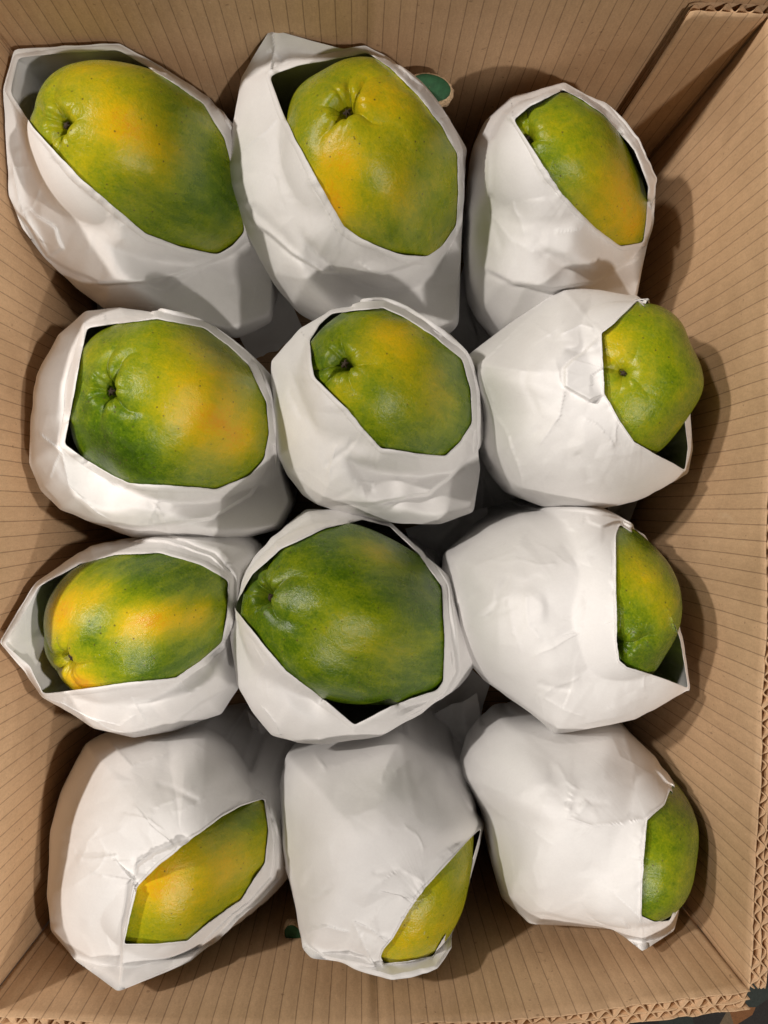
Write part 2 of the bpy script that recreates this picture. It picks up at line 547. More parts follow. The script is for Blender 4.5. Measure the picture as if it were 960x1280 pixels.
# ------------------------------------------------------------------ papayas
# centre px, centre z, tip px, tip z, radius (m), length (m), 5-fold phase, fold depth, ripe base, ripe patches (px,py,r,weight)
PAPAYAS = [
    dict(c=(177, 204, .128), n=(74, 152, .190), R=.0508, L=.160, ph=.3, fold=1.0, base=.33, lab='yellow green papaya at the far left corner with a deep star shaped end',
         ripe=[(150, 150, 26, .5), (205, 195, 28, .30), (120, 85, 40, .28), (110, 200, 40, .12), (200, 275, 50, -.10), (275, 240, 45, -.25)]),
    dict(c=(464, 217, .130), n=(431, 132, .194), R=.0530, L=.155, ph=.9, fold=1.15, base=.36, lab='papaya with orange streaks under its puckered end, middle of the far row',
         ripe=[(425, 195, 26, .42), (412, 255, 26, .50), (475, 120, 34, .36), (500, 240, 22, .30), (520, 280, 45, -.06)]),
    dict(c=(706, 226, .138), n=(655, 168, .184), R=.0393, L=.132, ph=.1, fold=.6, base=.24, lab='olive papaya with one amber cheek in the far right corner',
         ripe=[(770, 240, 44, .52), (793, 285, 34, .50), (700, 150, 30, .12), (690, 220, 26, -.08)]),
    dict(c=(213, 511, .125), n=(130, 487, .180), R=.0540, L=.150, ph=1.0, fold=1.1, base=.27, lab='broad papaya with a glowing yellow cheek and dark green flank at the left',
         ripe=[(258, 520, 44, .55), (302, 552, 30, .4), (250, 440, 40, .25), (130, 560, 48, -.28), (110, 440, 20, .12), (185, 575, 30, -.1)]),
    dict(c=(488, 491, .125), n=(425, 451, .183), R=.0485, L=.150, ph=.5, fold=1.0, base=.16, lab='dull green papaya with a yellow blush above its puckered dark eye',
         ripe=[(490, 420, 34, .58), (545, 495, 36, .30), (425, 490, 22, .2), (470, 480, 50, .12)]),
    dict(c=(766, 482, .140), n=(780, 465, .196), R=.0485, L=.165, ph=1.1, fold=.22, base=.30, lab='plain olive papaya with a tiny five point star, by the right wall',
         ripe=[(768, 430, 22, .3), (780, 480, 30, .06)]),
    dict(c=(165, 780, .132), n=(80, 827, .170), R=.0445, L=.132, ph=.2, fold=.9, base=.24, lab='orange mottled papaya lying toward the left wall in the third row',
         ripe=[(78, 765, 26, .75), (58, 832, 26, .55), (100, 855, 28, .75), (128, 740, 16, .40), (165, 780, 19, .55), (205, 776, 19, .62), (245, 772, 19, .50), (110, 800, 16, -.10), (215, 840, 34, -.10), (205, 705, 40, -.10)]),
    dict(c=(431, 770, .130), n=(328, 744, .172), R=.0532, L=.148, ph=.75, fold=1.1, base=.12, lab='deep glossy green papaya, the greenest, in the middle of the third row',
         ripe=[(472, 690, 24, .45), (430, 790, 34, .28), (500, 815, 30, .22), (360, 720, 28, .14)]),
    dict(c=(742, 752, .138), n=(768, 806, .190), R=.0480, L=.150, ph=.6, fold=.8, base=.18, lab='green papaya with an amber stripe, by the right wall in the third row',
         ripe=[(803, 715, 30, .45), (838, 760, 22, .30), (790, 820, 30, -.05)]),
    dict(c=(212, 1080, .142), n=(128, 1112, .182), R=.0450, L=.140, ph=.6, fold=.05, base=.40, lab='yellow green papaya showing its flank in the near left corner',
         ripe=[(195, 1097, 26, .42), (215, 1125, 40, .22), (292, 1075, 28, .28), (300, 1020, 30, -.15), (190, 1160, 50, -.05)]),
    dict(c=(494, 1090, .140), n=(470, 1160, .186), R=.0450, L=.150, ph=.6, fold=.05, base=.42, lab='lime yellow papaya peeping from the paper in the middle of the near row',
         ripe=[(520, 1165, 46, .22), (565, 1080, 40, -.08)]),
    dict(c=(774, 1048, .142), n=(774, 1088, .190), R=.0440, L=.150, ph=.6, fold=.05, base=.20, lab='smooth green papaya peeping from the paper in the near right corner',
         ripe=[(852, 1090, 30, .12)]),
]
TW = 0.57                        # where along its length a papaya is widest


def build_papaya(i, d):
    C = up(*d['c'])
    T = up(*d['n'])
    ax = T - C
    ax = ax / np.linalg.norm(ax)
    h = np.linalg.norm(T - C)
    L = d['L']
    Lt, Ls = h, L - h + 0.03                      # blossom half / stem half
    ref = np.array([0.3, 1.0, 0.1])
    u = np.cross(ref, ax)
    u /= np.linalg.norm(u)
    v = np.cross(ax, u)
    nt_, nr = 200, 170
    # parametric angle: 0 = tip, pi = stem
    a = np.linspace(0, 1, nr) ** 1.25 * np.pi
    th = np.linspace(0, 2 * np.pi, nt_, endpoint=False)
    A, TH = np.meshgrid(a, th, indexing='ij')
    e = 0.84
    rad = d['R'] * np.sin(A) ** e
    rad = np.where(A > np.pi / 2, d['R'] * (0.5 + 0.5 * np.cos((A - np.pi / 2) * 2)) ** 0.42, rad)
    axc = np.where(A < np.pi / 2, Lt * np.sign(np.cos(A)) * np.abs(np.cos(A)) ** 0.92, -Ls * np.abs(np.cos(A)) ** 1.0)
    # broad ribs
    wob = d['ph'] + 0.18 * np.sin(2 * TH + i)
    rib = 0.038 * np.cos(5 * (TH + wob)) * np.clip(np.sin(A), 0, 1) ** 0.5 * (0.5 + 0.5 * np.cos(A * 0.6))
    P0 = np.stack([np.cos(TH), np.sin(TH), A * 0.8], -1)
    lump = 0.030 * noise3(P0 * 1.3 + i * 7.1, i) * np.sin(A) + 0.010 * noise3(P0 * 3.4 + i * 3.1, i + 40) * np.sin(A)
    rad = rad * (1 + rib + lump)
    # puckered blossom end
    f = d['fold'] * 1.2
    rr = rad
    jit = np.array([0.0, 0.22, -0.18, 0.12, -0.2]) * 0.9
    depth = np.zeros_like(A)
    for k in range(5):
        tk = 2 * np.pi * (k + jit[(k + i) % 5]) / 5 + d['ph'] + 0.35 * np.sin(i * 3 + k)
        dth = (TH - tk + np.pi) % (2 * np.pi) - np.pi
        dth = dth + 0.10 * np.sin(rr * 260 + k)
        lat = np.abs(dth) * rr
        ln = 0.012 * (0.75 + 0.6 * abs(math.sin(i * 1.7 + k * 2.3)))
        depth += 0.0026 * f * np.exp(-(lat / 0.0011) ** 1.3) * np.exp(-(rr / ln) ** 2) * smooth01(rr / 0.002)
        depth += 0.0016 * f * np.exp(-(lat / 0.0042) ** 2) * np.exp(-(rr / (ln * 1.6)) ** 2)
        depth += 0.0009 * f * np.exp(-((np.abs(dth - 0.62) * rr) / 0.0012) ** 2) * np.exp(-((rr - 0.006) / 0.006) ** 2)
    depth -= 0.0014 * f * np.exp(-((rr - 0.009) / 0.006) ** 2) * (A < 1.4)
    pit = 0.0046 * (0.5 + 0.5 * f) * np.exp(-(rr / 0.0050) ** 2)
    tipmask = (A < 1.5)
    Ph = C + (rad * np.cos(TH))[..., None] * u + (rad * np.sin(TH))[..., None] * v + axc[..., None] * ax
    Ph = Ph + ax * ((0.0035 if f > 0.2 else 0.0) * np.exp(-(rad / 0.027) ** 2) * (A < 1.5))[..., None]
    hull = BVHTree.FromPolygons([Vector(x) for x in Ph.reshape(-1, 3)], grid_faces(nr, nt_, True).tolist())
    axc = axc - (depth + pit) * tipmask
    P = C + (rad * np.cos(TH))[..., None] * u + (rad * np.sin(TH))[..., None] * v + axc[..., None] * ax
    root = empty('papaya', tuple(C - ax * Ls * 0.98), d['lab'], 'papaya', 'papayas wrapped in white paper')
    ro = np.array(root.location)
    o = mesh_obj('skin', P, grid_faces(nr, nt_, True)[:, ::-1], M_SKIN, root, loc=ro)
    # ripeness: patches of yellow at their places on the skin
    flat = P.reshape(-1, 3)
    ripe = np.full(len(flat), d['base'] + 0.06)
    bvh = BVHTree.FromPolygons([Vector(x) for x in flat], grid_faces(nr, nt_, True).tolist())
    for (px, py, r, wgt) in d['ripe']:
        dr = dirs(px, py)
        dr = dr / np.linalg.norm(dr)
        hit = bvh.ray_cast(Vector(CAM), Vector(dr))
        if hit[0] is None:
            hit = bvh.find_nearest(Vector(up(px, py, 0.13)))
        hp = np.array(hit[0])
        rm = r * 0.44 / FPX * 1.15
        dv = flat - hp
        al = dv @ ax
        pe = np.linalg.norm(dv - al[:, None] * ax, axis=1)
        ripe += (0.85 if wgt > 0 else 1) * wgt * np.exp(-((al / (rm * 1.45)) ** 2 + (pe / rm) ** 2))
    set_attr(o, 'ripe', ripe)
    set_vattr(o, 'skinco', (np.stack([rad * np.cos(TH), rad * np.sin(TH), axc], -1) / 0.05 + i * 5.3).reshape(-1, 3))
    set_attr(o, 'pit', np.exp(-(rr / 0.0016) ** 2) * tipmask * 0.95)
    # dry dark scar in the pit
    rs = np.random.default_rng(i + 5)
    vs, fs = [], []
    base = C + ax * (h - 0.0050 * (0.5 + 0.5 * f))
    n1 = 20
    SC = 0.5 if i in (2, 5) else 0.72
    star = [1 + 0.45 * math.cos(5 * (2 * math.pi * k / n1) + i) + rs.uniform(-.25, .25) for k in range(n1)]
    for q, (rq, hq) in enumerate(((0.0026 * SC, -0.0006), (0.0020 * SC, 0.0007), (0.0009 * SC, 0.0012))):
        for k in range(n1):
            t = 2 * math.pi * k / n1
            r_ = rq * star[k]
            vs.append(base + u * r_ * math.cos(t) + v * r_ * math.sin(t) + ax * (hq + rs.uniform(-.0004, .0004)))
    vs.append(base + ax * 0.0012)
    for q in range(2):
        for k in range(n1):
            fs.append((q * n1 + k, q * n1 + (k + 1) % n1, (q + 1) * n1 + (k + 1) % n1, (q + 1) * n1 + k))
    for k in range(n1):
        fs.append((2 * n1 + k, 2 * n1 + (k + 1) % n1, 3 * n1))
    if i not in (8, 9, 10, 11):          # those ends are under the paper
        mesh_obj('blossom_scar', vs, fs, M_SCAR, root, loc=ro)
    return hull, root, C, ax


FRUIT = [build_papaya(i, d) for i, d in enumerate(PAPAYAS)]

# ------------------------------------------------------------------ paper wraps
# out: silhouette, op: opening edge, dome centre, top height; zb/zk: height of the silhouette and how it leans; folds
WRAPS = [
    dict(f=0, dome=(170, 225), zt=.165, hem=9, tone=1,
         out=[(4, 112), (18, 62), (85, 57), (150, 54), (210, 88), (262, 122), (287, 165), (304, 235), (322, 300), (340, 350), (338, 395), (290, 418), (215, 404), (130, 386), (95, 360), (58, 325), (28, 285), (11, 245)],
         op=[(13, 116), (23, 72), (85, 66), (148, 63), (205, 96), (254, 130), (280, 172), (297, 235), (306, 290), (290, 308), (272, 318), (225, 308), (182, 292), (142, 258), (101, 223), (70, 190), (42, 160)],
         folds=[([(12, 250), (60, 322), (122, 354), (200, 351), (262, 328), (330, 290)], 'step', .0045, 2.0),
                ([(14, 200), (24, 252), (60, 318)], 'ridge', .002, 5), ([(60, 320), (78, 312), (70, 285), (30, 258)], 'step', .0018, 3),
                ([(120, 356), (135, 350), (210, 362), (262, 328)], 'step', .0012, 2)],
         lab='white paper round the far left papaya, a tucked fold along its belly'),
    dict(f=1, dome=(455, 230), zt=.172, hem=11, tone=1,
         out=[(279, 205), (295, 135), (302, 96), (338, 36), (385, 50), (430, 61), (457, 57), (488, 73), (526, 104), (560, 146), (583, 186), (577, 294), (573, 407), (540, 425), (480, 425), (400, 398), (366, 382), (340, 350), (322, 318), (281, 232)],
         op=[(337, 96), (345, 92), (377, 81), (430, 72), (458, 66), (487, 84), (522, 119), (550, 155), (571, 192), (573, 240), (570, 282), (552, 308), (534, 321), (500, 318), (472, 308), (450, 297), (430, 283), (413, 253), (398, 227), (375, 185), (354, 142)],
         folds=[([(284, 236), (320, 280), (365, 316), (402, 340), (440, 343), (480, 342), (529, 324), (572, 290)], 'step', .0045, 2.0),
                ([(302, 250), (345, 290), (400, 338)], 'valley', .003, 7),
                ([(338, 36), (343, 60), (340, 92)], 'ridge', .004, 5), ([(338, 60), (350, 75), (345, 95)], 'valley', .002, 3),
                ([(352, 146), (330, 165), (300, 190)], 'ridge', .0012, 3), ([(350, 150), (385, 220), (425, 290), (430, 300)], 'ridge', .0012, 2)],
         lab='white paper with a tall pointed corner, round the middle papaya by the far wall'),
    dict(f=2, dome=(705, 240), zt=.165, hem=8, tone=1,
         out=[(581, 267), (591, 183), (606, 152), (639, 121), (672, 112), (706, 103), (732, 118), (760, 130), (796, 174), (820, 223), (813, 270), (808, 308), (800, 350), (793, 385), (740, 420), (680, 425), (625, 418), (598, 390), (585, 354)],
         op=[(642, 150), (664, 132), (704, 112), (730, 126), (756, 145), (793, 188), (810, 233), (808, 270), (804, 303), (775, 308), (743, 283), (702, 242), (664, 183)],
         folds=[([(590, 330), (640, 355), (690, 362), (745, 355), (805, 318)], 'step', .0030, 2.5),
                ([(690, 290), (725, 285), (735, 270)], 'ridge', .0012, 3), ([(640, 125), (644, 150)], 'ridge', .002, 4),
                ([(600, 250), (640, 300), (700, 330)], 'ridge', .0012, 5)],
         lab='greyish white paper round the olive papaya in the far right corner'),
    dict(f=3, dome=(195, 540), zt=.172, hem=9, tone=1,
         out=[(36, 579), (39, 517), (45, 469), (73, 418), (107, 389), (150, 384), (197, 392), (259, 406), (315, 449), (337, 498), (341, 540), (352, 590), (366, 630), (350, 662), (285, 678), (225, 679), (165, 671), (120, 655), (75, 637), (50, 612)],
         op=[(109, 410), (131, 407), (197, 399), (255, 410), (285, 432), (311, 457), (333, 503), (336, 540), (330, 574), (313, 594), (270, 611), (215, 607), (161, 604), (146, 597), (110, 576), (81, 555), (90, 505), (99, 457)],
         folds=[([(38, 590), (75, 636), (139, 656), (187, 659), (262, 648), (311, 619), (345, 570)], 'step', .0042, 2),
                ([(44, 535), (80, 565), (90, 610), (140, 655)], 'ridge', .0022, 5), ([(107, 390), (104, 430), (84, 550)], 'ridge', .002, 4),
                ([(131, 392), (134, 408)], 'ridge', .0015, 3), ([(80, 556), (60, 600)], 'ridge', .0012, 4),
                ([(130, 655), (160, 668), (200, 655)], 'step', .0015, 2)],
         lab='white paper folded square at the left, round the broad papaya with dark green flank'),
    dict(f=4, dome=(475, 515), zt=.170, hem=8, tone=1,
         out=[(337, 510), (339, 451), (376, 410), (414, 387), (447, 381), (479, 379), (507, 390), (545, 415), (579, 443), (589, 465), (594, 535), (600, 585), (592, 640), (550, 655), (500, 655), (440, 648), (398, 631), (378, 619), (360, 595), (347, 570)],
         op=[(387, 426), (400, 405), (416, 392), (447, 388), (479, 385), (504, 396), (539, 418), (577, 449), (588, 485), (590, 529), (575, 552), (557, 570), (516, 566), (476, 560), (455, 537), (436, 513), (414, 492), (393, 472), (389, 450)],
         folds=[([(375, 612), (398, 627), (470, 628), (536, 618), (565, 595), (595, 560)], 'step', .0035, 1.8),
                ([(378, 590), (380, 618)], 'ridge', .0018, 4), ([(376, 410), (390, 430)], 'ridge', .0018, 3),
                ([(393, 470), (345, 440)], 'ridge', .0008, 5), ([(440, 600), (470, 603)], 'ridge', .0010, 4)],
         lab='cream white paper round the dull green papaya in the middle of the second row'),
    dict(f=5, under=[(805, 380), (900, 380), (910, 562), (860, 562), (846, 520), (815, 410)], dome=(715, 500), zt=.196, hem=3, tone=1,
         out=[(575, 452), (632, 408), (702, 359), (750, 363), (797, 370), (829, 395), (850, 435), (862, 500), (866, 560), (860, 591), (826, 612), (793, 627), (731, 640), (685, 635), (635, 616), (606, 573), (595, 515)],
         op=[(797, 376), (768, 404), (752, 417), (754, 455), (756, 492), (773, 523), (793, 552), (820, 568), (843, 580), (856, 588), (860, 560), (852, 500), (842, 440), (822, 398)],
         folds=[([(752, 417), (705, 462), (706, 482), (738, 501), (756, 492)], 'step', .0032, 1.5),
                ([(702, 359), (664, 394), (598, 460)], 'ridge', .003, 7), ([(598, 460), (632, 540), (656, 600), (655, 625)], 'ridge', .0025, 6),
                ([(655, 610), (690, 628), (731, 636), (793, 622)], 'step', .002, 2),
                ([(706, 480), (700, 520), (670, 560)], 'ridge', .0015, 4), ([(728, 520), (745, 530), (770, 560)], 'ridge', .0012, 3),
                ([(745, 412), (725, 405), (700, 420)], 'ridge', .0014, 3), ([(660, 400), (690, 420)], 'ridge', .001, 4)],
         lab='white paper torn at its mouth round the olive papaya with a tiny star'),
    dict(f=6, dome=(165, 790), zt=.168, hem=9, tone=1,
         out=[(-1, 803), (22, 765), (45, 727), (80, 703), (113, 682), (167, 672), (207, 672), (267, 692), (293, 720), (291, 800), (298, 860), (277, 893), (213, 914), (167, 923), (117, 911), (87, 891), (52, 871), (29, 838)],
         op=[(6, 805), (28, 770), (49, 733), (100, 705), (143, 694), (200, 691), (253, 707), (286, 726), (283, 770), (277, 803), (250, 826), (220, 847), (190, 850), (160, 853), (105, 861), (54, 867), (38, 833)],
         folds=[([(213, 911), (250, 880), (297, 852)], 'step', .0035, 1.8), ([(53, 868), (90, 888), (130, 908), (167, 918), (213, 908)], 'ridge', .0016, 4),
                ([(100, 895), (150, 905), (170, 890)], 'ridge', .0012, 4), ([(80, 703), (48, 731)], 'ridge', .001, 3),
                ([(272, 692), (285, 712)], 'ridge', .002, 3), ([(220, 847), (240, 870)], 'ridge', .001, 4)],
         lab='white paper with a sharp beak pointing at the left wall, round the orange papaya'),
    dict(f=7, dome=(430, 785), zt=.172, hem=9, tone=1,
         out=[(287, 792), (291, 757), (304, 713), (339, 672), (383, 637), (438, 636), (476, 650), (528, 688), (556, 733), (562, 799), (570, 840), (552, 868), (528, 891), (476, 920), (407, 930), (373, 929), (339, 919), (315, 890), (297, 857)],
         op=[(293, 760), (315, 718), (352, 686), (407, 660), (452, 650), (487, 658), (524, 693), (552, 733), (556, 799), (554, 852), (545, 863), (515, 873), (483, 885), (443, 906), (414, 881), (386, 860), (359, 840), (325, 800)],
         folds=[([(450, 905), (500, 898), (535, 880), (556, 855)], 'step', .0025, 2), ([(330, 910), (373, 926), (410, 922)], 'ridge', .0022, 4),
                ([(325, 880), (345, 905), (352, 925)], 'ridge', .0022, 4), ([(302, 770), (330, 830), (338, 880)], 'ridge', .0008, 6),
                ([(340, 672), (352, 684)], 'ridge', .001, 3), ([(294, 757), (285, 800)], 'ridge', .001, 4)],
         lab='grey white paper opened wide round the deep green papaya, notched at its lower edge'),
    dict(f=8, under=[(788, 655), (880, 655), (890, 800), (853, 806), (830, 745), (795, 690)], dome=(690, 775), zt=.192, hem=3, tone=1,
         out=[(555, 694), (606, 656), (649, 641), (690, 639), (728, 641), (776, 652), (806, 668), (830, 710), (842, 760), (853, 795), (863, 861), (794, 900), (732, 912), (693, 918), (674, 900), (640, 875), (606, 852), (575, 815), (556, 786), (552, 742)],
         op=[(775, 656), (770, 668), (770, 720), (771, 773), (771, 800), (774, 826), (784, 834), (798, 838), (830, 848), (860, 860), (850, 800), (836, 760), (824, 712), (800, 672)],
         folds=[([(556, 694), (575, 715), (570, 760), (560, 785)], 'ridge', .0025, 5), ([(575, 712), (640, 690), (665, 660)], 'ridge', .0018, 5),
                ([(770, 773), (730, 790), (660, 825)], 'ridge', .0012, 5), ([(655, 825), (640, 790), (635, 745), (590, 770)], 'ridge', .0012, 5),
                ([(675, 870), (705, 885), (735, 895)], 'ridge', .0015, 3), ([(680, 895), (695, 912), (740, 905), (790, 893)], 'step', .0022, 2),
                ([(672, 865), (680, 900)], 'ridge', .0015, 3), ([(606, 700), (650, 700)], 'ridge', .001, 4)],
         lab='white paper nearly hiding the amber striped papaya by the right wall, mouth sharply pointed'),
    dict(f=9, dome=(200, 1065), zt=.192, hem=4, tone=1,
         out=[(59, 1118), (63, 1038), (75, 991), (95, 951), (107, 929), (131, 918), (198, 909), (257, 907), (293, 930), (331, 994), (346, 1050), (346, 1095), (320, 1122), (293, 1143), (262, 1175), (238, 1198), (190, 1221), (148, 1239), (95, 1201), (63, 1164)],
         op=[(330, 998), (300, 1008), (277, 1021), (238, 1050), (218, 1066), (198, 1082), (172, 1108), (163, 1145), (155, 1180), (195, 1180), (234, 1176), (261, 1153), (301, 1125), (331, 1078), (335, 1038)],
         folds=[([(170, 1108), (164, 1100), (152, 1160), (148, 1236)], 'step', .0045, 1.6),
                ([(238, 1050), (195, 1066), (170, 1080), (166, 1100)], 'step', .003, 1.5), ([(195, 1066), (190, 1085)], 'ridge', .0015, 2), ([(180, 1072), (184, 1096)], 'ridge', .0015, 2),
                ([(130, 920), (165, 958), (215, 938)], 'ridge', .0024, 5), ([(95, 1070), (115, 1074), (150, 1068)], 'ridge', .0016, 3), ([(115, 1074), (170, 1076)], 'ridge', .001, 4),
                ([(60, 1150), (72, 1168), (95, 1198)], 'ridge', .002, 5), ([(107, 929), (120, 950), (90, 985)], 'ridge', .0014, 5), ([(230, 920), (290, 955), (325, 1000)], 'ridge', .0012, 4),
                ([(130, 1140), (140, 1190)], 'ridge', .0008, 5)],
         lab='white paper with a crimped seam round the papaya in the near left corner'),
    dict(f=10, under=[(588, 1062), (640, 1020), (630, 1130), (580, 1185), (556, 1176), (562, 1140), (580, 1095)], dome=(465, 1065), zt=.192, hem=3, tone=1,
         out=[(346, 997), (357, 944), (396, 932), (450, 920), (498, 911), (548, 944), (580, 990), (605, 1030), (598, 1062), (585, 1110), (568, 1156), (562, 1182), (544, 1207), (491, 1219), (470, 1214), (435, 1203), (389, 1198), (378, 1186), (367, 1121), (348, 1057)],
         op=[(602, 1034), (583, 1053), (566, 1072), (548, 1092), (534, 1107), (516, 1131), (503, 1152), (491, 1174), (480, 1186), (476, 1196), (480, 1204), (512, 1201), (541, 1195), (560, 1163), (570, 1138), (583, 1100), (594, 1062)],
         folds=[([(534, 1107), (500, 1085), (478, 1100), (475, 1112)], 'ridge', .0016, 3), ([(475, 1112), (500, 1118), (516, 1131)], 'ridge', .0012, 3), ([(440, 1150), (470, 1165), (491, 1180)], 'ridge', .0018, 3),
                ([(440, 1150), (460, 1190), (472, 1212)], 'ridge', .0018, 3), ([(380, 1165), (410, 1158), (440, 1165)], 'ridge', .0022, 4), ([(378, 1175), (405, 1195), (470, 1210)], 'step', .002, 2),
                ([(500, 925), (480, 965), (478, 980)], 'ridge', .0016, 3), ([(490, 965), (520, 940)], 'ridge', .0012, 3), ([(393, 935), (408, 965)], 'ridge', .0026, 4), ([(360, 960), (390, 985), (360, 1010)], 'ridge', .0012, 5),
                ([(478, 1210), (474, 1190), (490, 1174)], 'ridge', .0016, 2)],
         lab='white paper pulled diagonally across the lime papaya in the middle of the near row'),
    dict(f=11, under=[(840, 985), (910, 975), (905, 1140), (838, 1140), (842, 1112), (850, 1050)], dome=(720, 1035), zt=.190, hem=3, tone=1,
         out=[(573, 969), (584, 926), (619, 891), (670, 896), (720, 900), (776, 906), (820, 947), (840, 982), (858, 1010), (864, 1050), (860, 1090), (852, 1122), (843, 1163), (803, 1189), (785, 1175), (767, 1162), (715, 1158), (662, 1155), (627, 1122), (612, 1070), (601, 1013)],
         op=[(838, 986), (831, 1006), (809, 1025), (806, 1060), (803, 1105), (802, 1145), (818, 1152), (837, 1150), (848, 1124), (854, 1090), (858, 1050), (852, 1012)],
         folds=[([(809, 1025), (770, 1028), (745, 1032), (710, 1022), (720, 975)], 'ridge', .002, 4), ([(715, 1025), (735, 1000)], 'ridge', .0015, 4), ([(600, 1010), (640, 1020), (700, 1060)], 'ridge', .001, 6),
                ([(580, 930), (605, 960), (600, 1010)], 'ridge', .002, 5), ([(655, 1140), (720, 1150), (770, 1162)], 'step', .002, 2), ([(809, 1025), (802, 1185)], 'ridge', .0018, 2), ([(730, 1140), (800, 1185)], 'ridge', .0015, 4),
                ([(640, 910), (700, 930), (780, 920)], 'ridge', .0018, 5), ([(760, 910), (775, 945), (830, 975)], 'ridge', .0012, 5)],
         lab='white paper with a straight cut mouth in the near right corner'),
]


def poly_polar(poly, cx, cy, th):
    """radius of a polygon seen from (cx, cy) in the directions th"""
    P = np.array(poly, float) - [cx, cy]
    Qn = np.roll(P, -1, axis=0)
    r = np.full(th.shape, 0.0)
    dx, dy = np.cos(th), np.sin(th)
    for a, b in zip(P, Qn):
        e = b - a
        den = dx * e[1] - dy * e[0]
        den = np.where(np.abs(den) < 1e-9, 1e-9, den)
        t = (a[0] * e[1] - a[1] * e[0]) / den
        s = (a[0] * dy - a[1] * dx) / den
        ok = (s >= -1e-6) & (s <= 1 + 1e-6) & (t > 0)
        r = np.where(ok, np.maximum(r, t), r)
    return r


def blur(r, th, deg):
    """circular blur of r(th), th evenly spaced"""
    n = len(r)
    k = np.arange(n)
    k = np.minimum(k, n - k) * 360.0 / n
    g = np.exp(-0.5 * (k / deg) ** 2)
    g /= g.sum()
    return np.real(np.fft.ifft(np.fft.fft(r) * np.fft.fft(g)))


def centroid(poly):
    P = np.array(poly, float)
    Qn = np.roll(P, -1, axis=0)
    cr = P[:, 0] * Qn[:, 1] - Qn[:, 0] * P[:, 1]
    A = cr.sum() / 2
    return ((P + Qn) * cr[:, None]).sum(0) / (6 * A)


def fold_field(X, Y, folds, seed):
    H = np.zeros_like(X)
    for q, (pl, kind, amp, wd) in enumerate(folds):
        wd = max(wd, 4.0) + (0.8 if kind == 'step' else 0)
        pl = np.array(pl, float)
        seg = np.linalg.norm(np.diff(pl, axis=0), axis=1)
        cum = np.concatenate([[0], np.cumsum(seg)])
        tot = cum[-1]
        jx = 3.0 * noise3(np.stack([X * .035, Y * .035, X * 0 + q + seed * 9], -1), 1)
        jy = 3.0 * noise3(np.stack([X * .035, Y * .035, X * 0 + q + seed * 9 + 4.5], -1), 2)
        bd = np.full(X.shape, 1e9)
        sg = np.zeros(X.shape)
        sp = np.zeros(X.shape)
        for k in range(len(seg)):
            a, b = pl[k], pl[k + 1]
            e = (b - a) / seg[k]
            dx, dy = X + jx - a[0], Y + jy - a[1]
            t = np.clip(dx * e[0] + dy * e[1], 0, seg[k])
            ex, ey = dx - t * e[0], dy - t * e[1]
            dd = np.hypot(ex, ey)
            m = dd < bd
            bd = np.where(m, dd, bd)
            sg = np.where(m, np.sign(e[0] * ey - e[1] * ex), sg)   # + = right-hand side in the picture (below)
            sp = np.where(m, (cum[k] + t) / tot, sp)
        tap = smooth01(np.minimum(sp, 1 - sp) * 7 + 0.02)
        if kind == 'step':        # upper-left side proud of the other
            d = bd * sg
            amp = amp * 1.45
            H += amp * tap * smooth01((-d + wd * 0.5) / wd) * np.exp(-np.maximum(-d, 0) / 26)
            H -= 0.5 * amp * tap * smooth01((d + wd * .5) / wd) * np.exp(-np.maximum(d, 0) / 9)
        elif kind == 'ridge':
            H += amp * tap * np.exp(-bd / wd) * (0.75 + 0.25 * sg)
        else:
            H -= amp * tap * np.exp(-(bd / wd) ** 2)
    return H


def facets(X, Y, cx, cy, r, n, seed):
    """flat facets with sharp creases: heights at scattered points joined by triangles"""
    rs = np.random.default_rng(seed)
    m = int(math.sqrt(n)) + 1
    gx, gy = np.meshgrid(np.linspace(-1, 1, m), np.linspace(-1, 1, m))
    pts = np.stack([gx, gy], -1).reshape(-1, 2) + rs.uniform(-.42, .42, (m * m, 2)) * (2 / (m - 1))
    a_ = rs.uniform(0, np.pi)
    pts = pts @ np.array([[math.cos(a_), math.sin(a_)], [-math.sin(a_), math.cos(a_)]]) * r * 1.35 + [cx, cy]
    hts = rs.normal(0, 1, len(pts))
    ver, _, tris, _, _, _ = delaunay_2d_cdt([Vector(p) for p in pts], [], [], 0, 1e-6)
    ver = np.array(ver)
    wx = X + 3.0 * noise3(np.stack([X * .03, Y * .03, X * 0 + seed], -1), 6)
    wy = Y + 3.0 * noise3(np.stack([X * .03, Y * .03, X * 0 + seed + 7], -1), 6)
    H = np.zeros(X.shape)
    for t in tris:
        A, B, C_ = ver[t[0]], ver[t[1]], ver[t[2]]
        den = (B[1] - C_[1]) * (A[0] - C_[0]) + (C_[0] - B[0]) * (A[1] - C_[1])
        if abs(den) < 1e-9:
            continue
        u = ((B[1] - C_[1]) * (wx - C_[0]) + (C_[0] - B[0]) * (wy - C_[1])) / den
        v = ((C_[1] - A[1]) * (wx - C_[0]) + (A[0] - C_[0]) * (wy - C_[1])) / den
        w_ = 1 - u - v
        ins = (u >= -1e-6) & (v >= -1e-6) & (w_ >= -1e-6)
        H = np.where(ins, u * hts[t[0]] + v * hts[t[1]] + w_ * hts[t[2]], H)
    return H


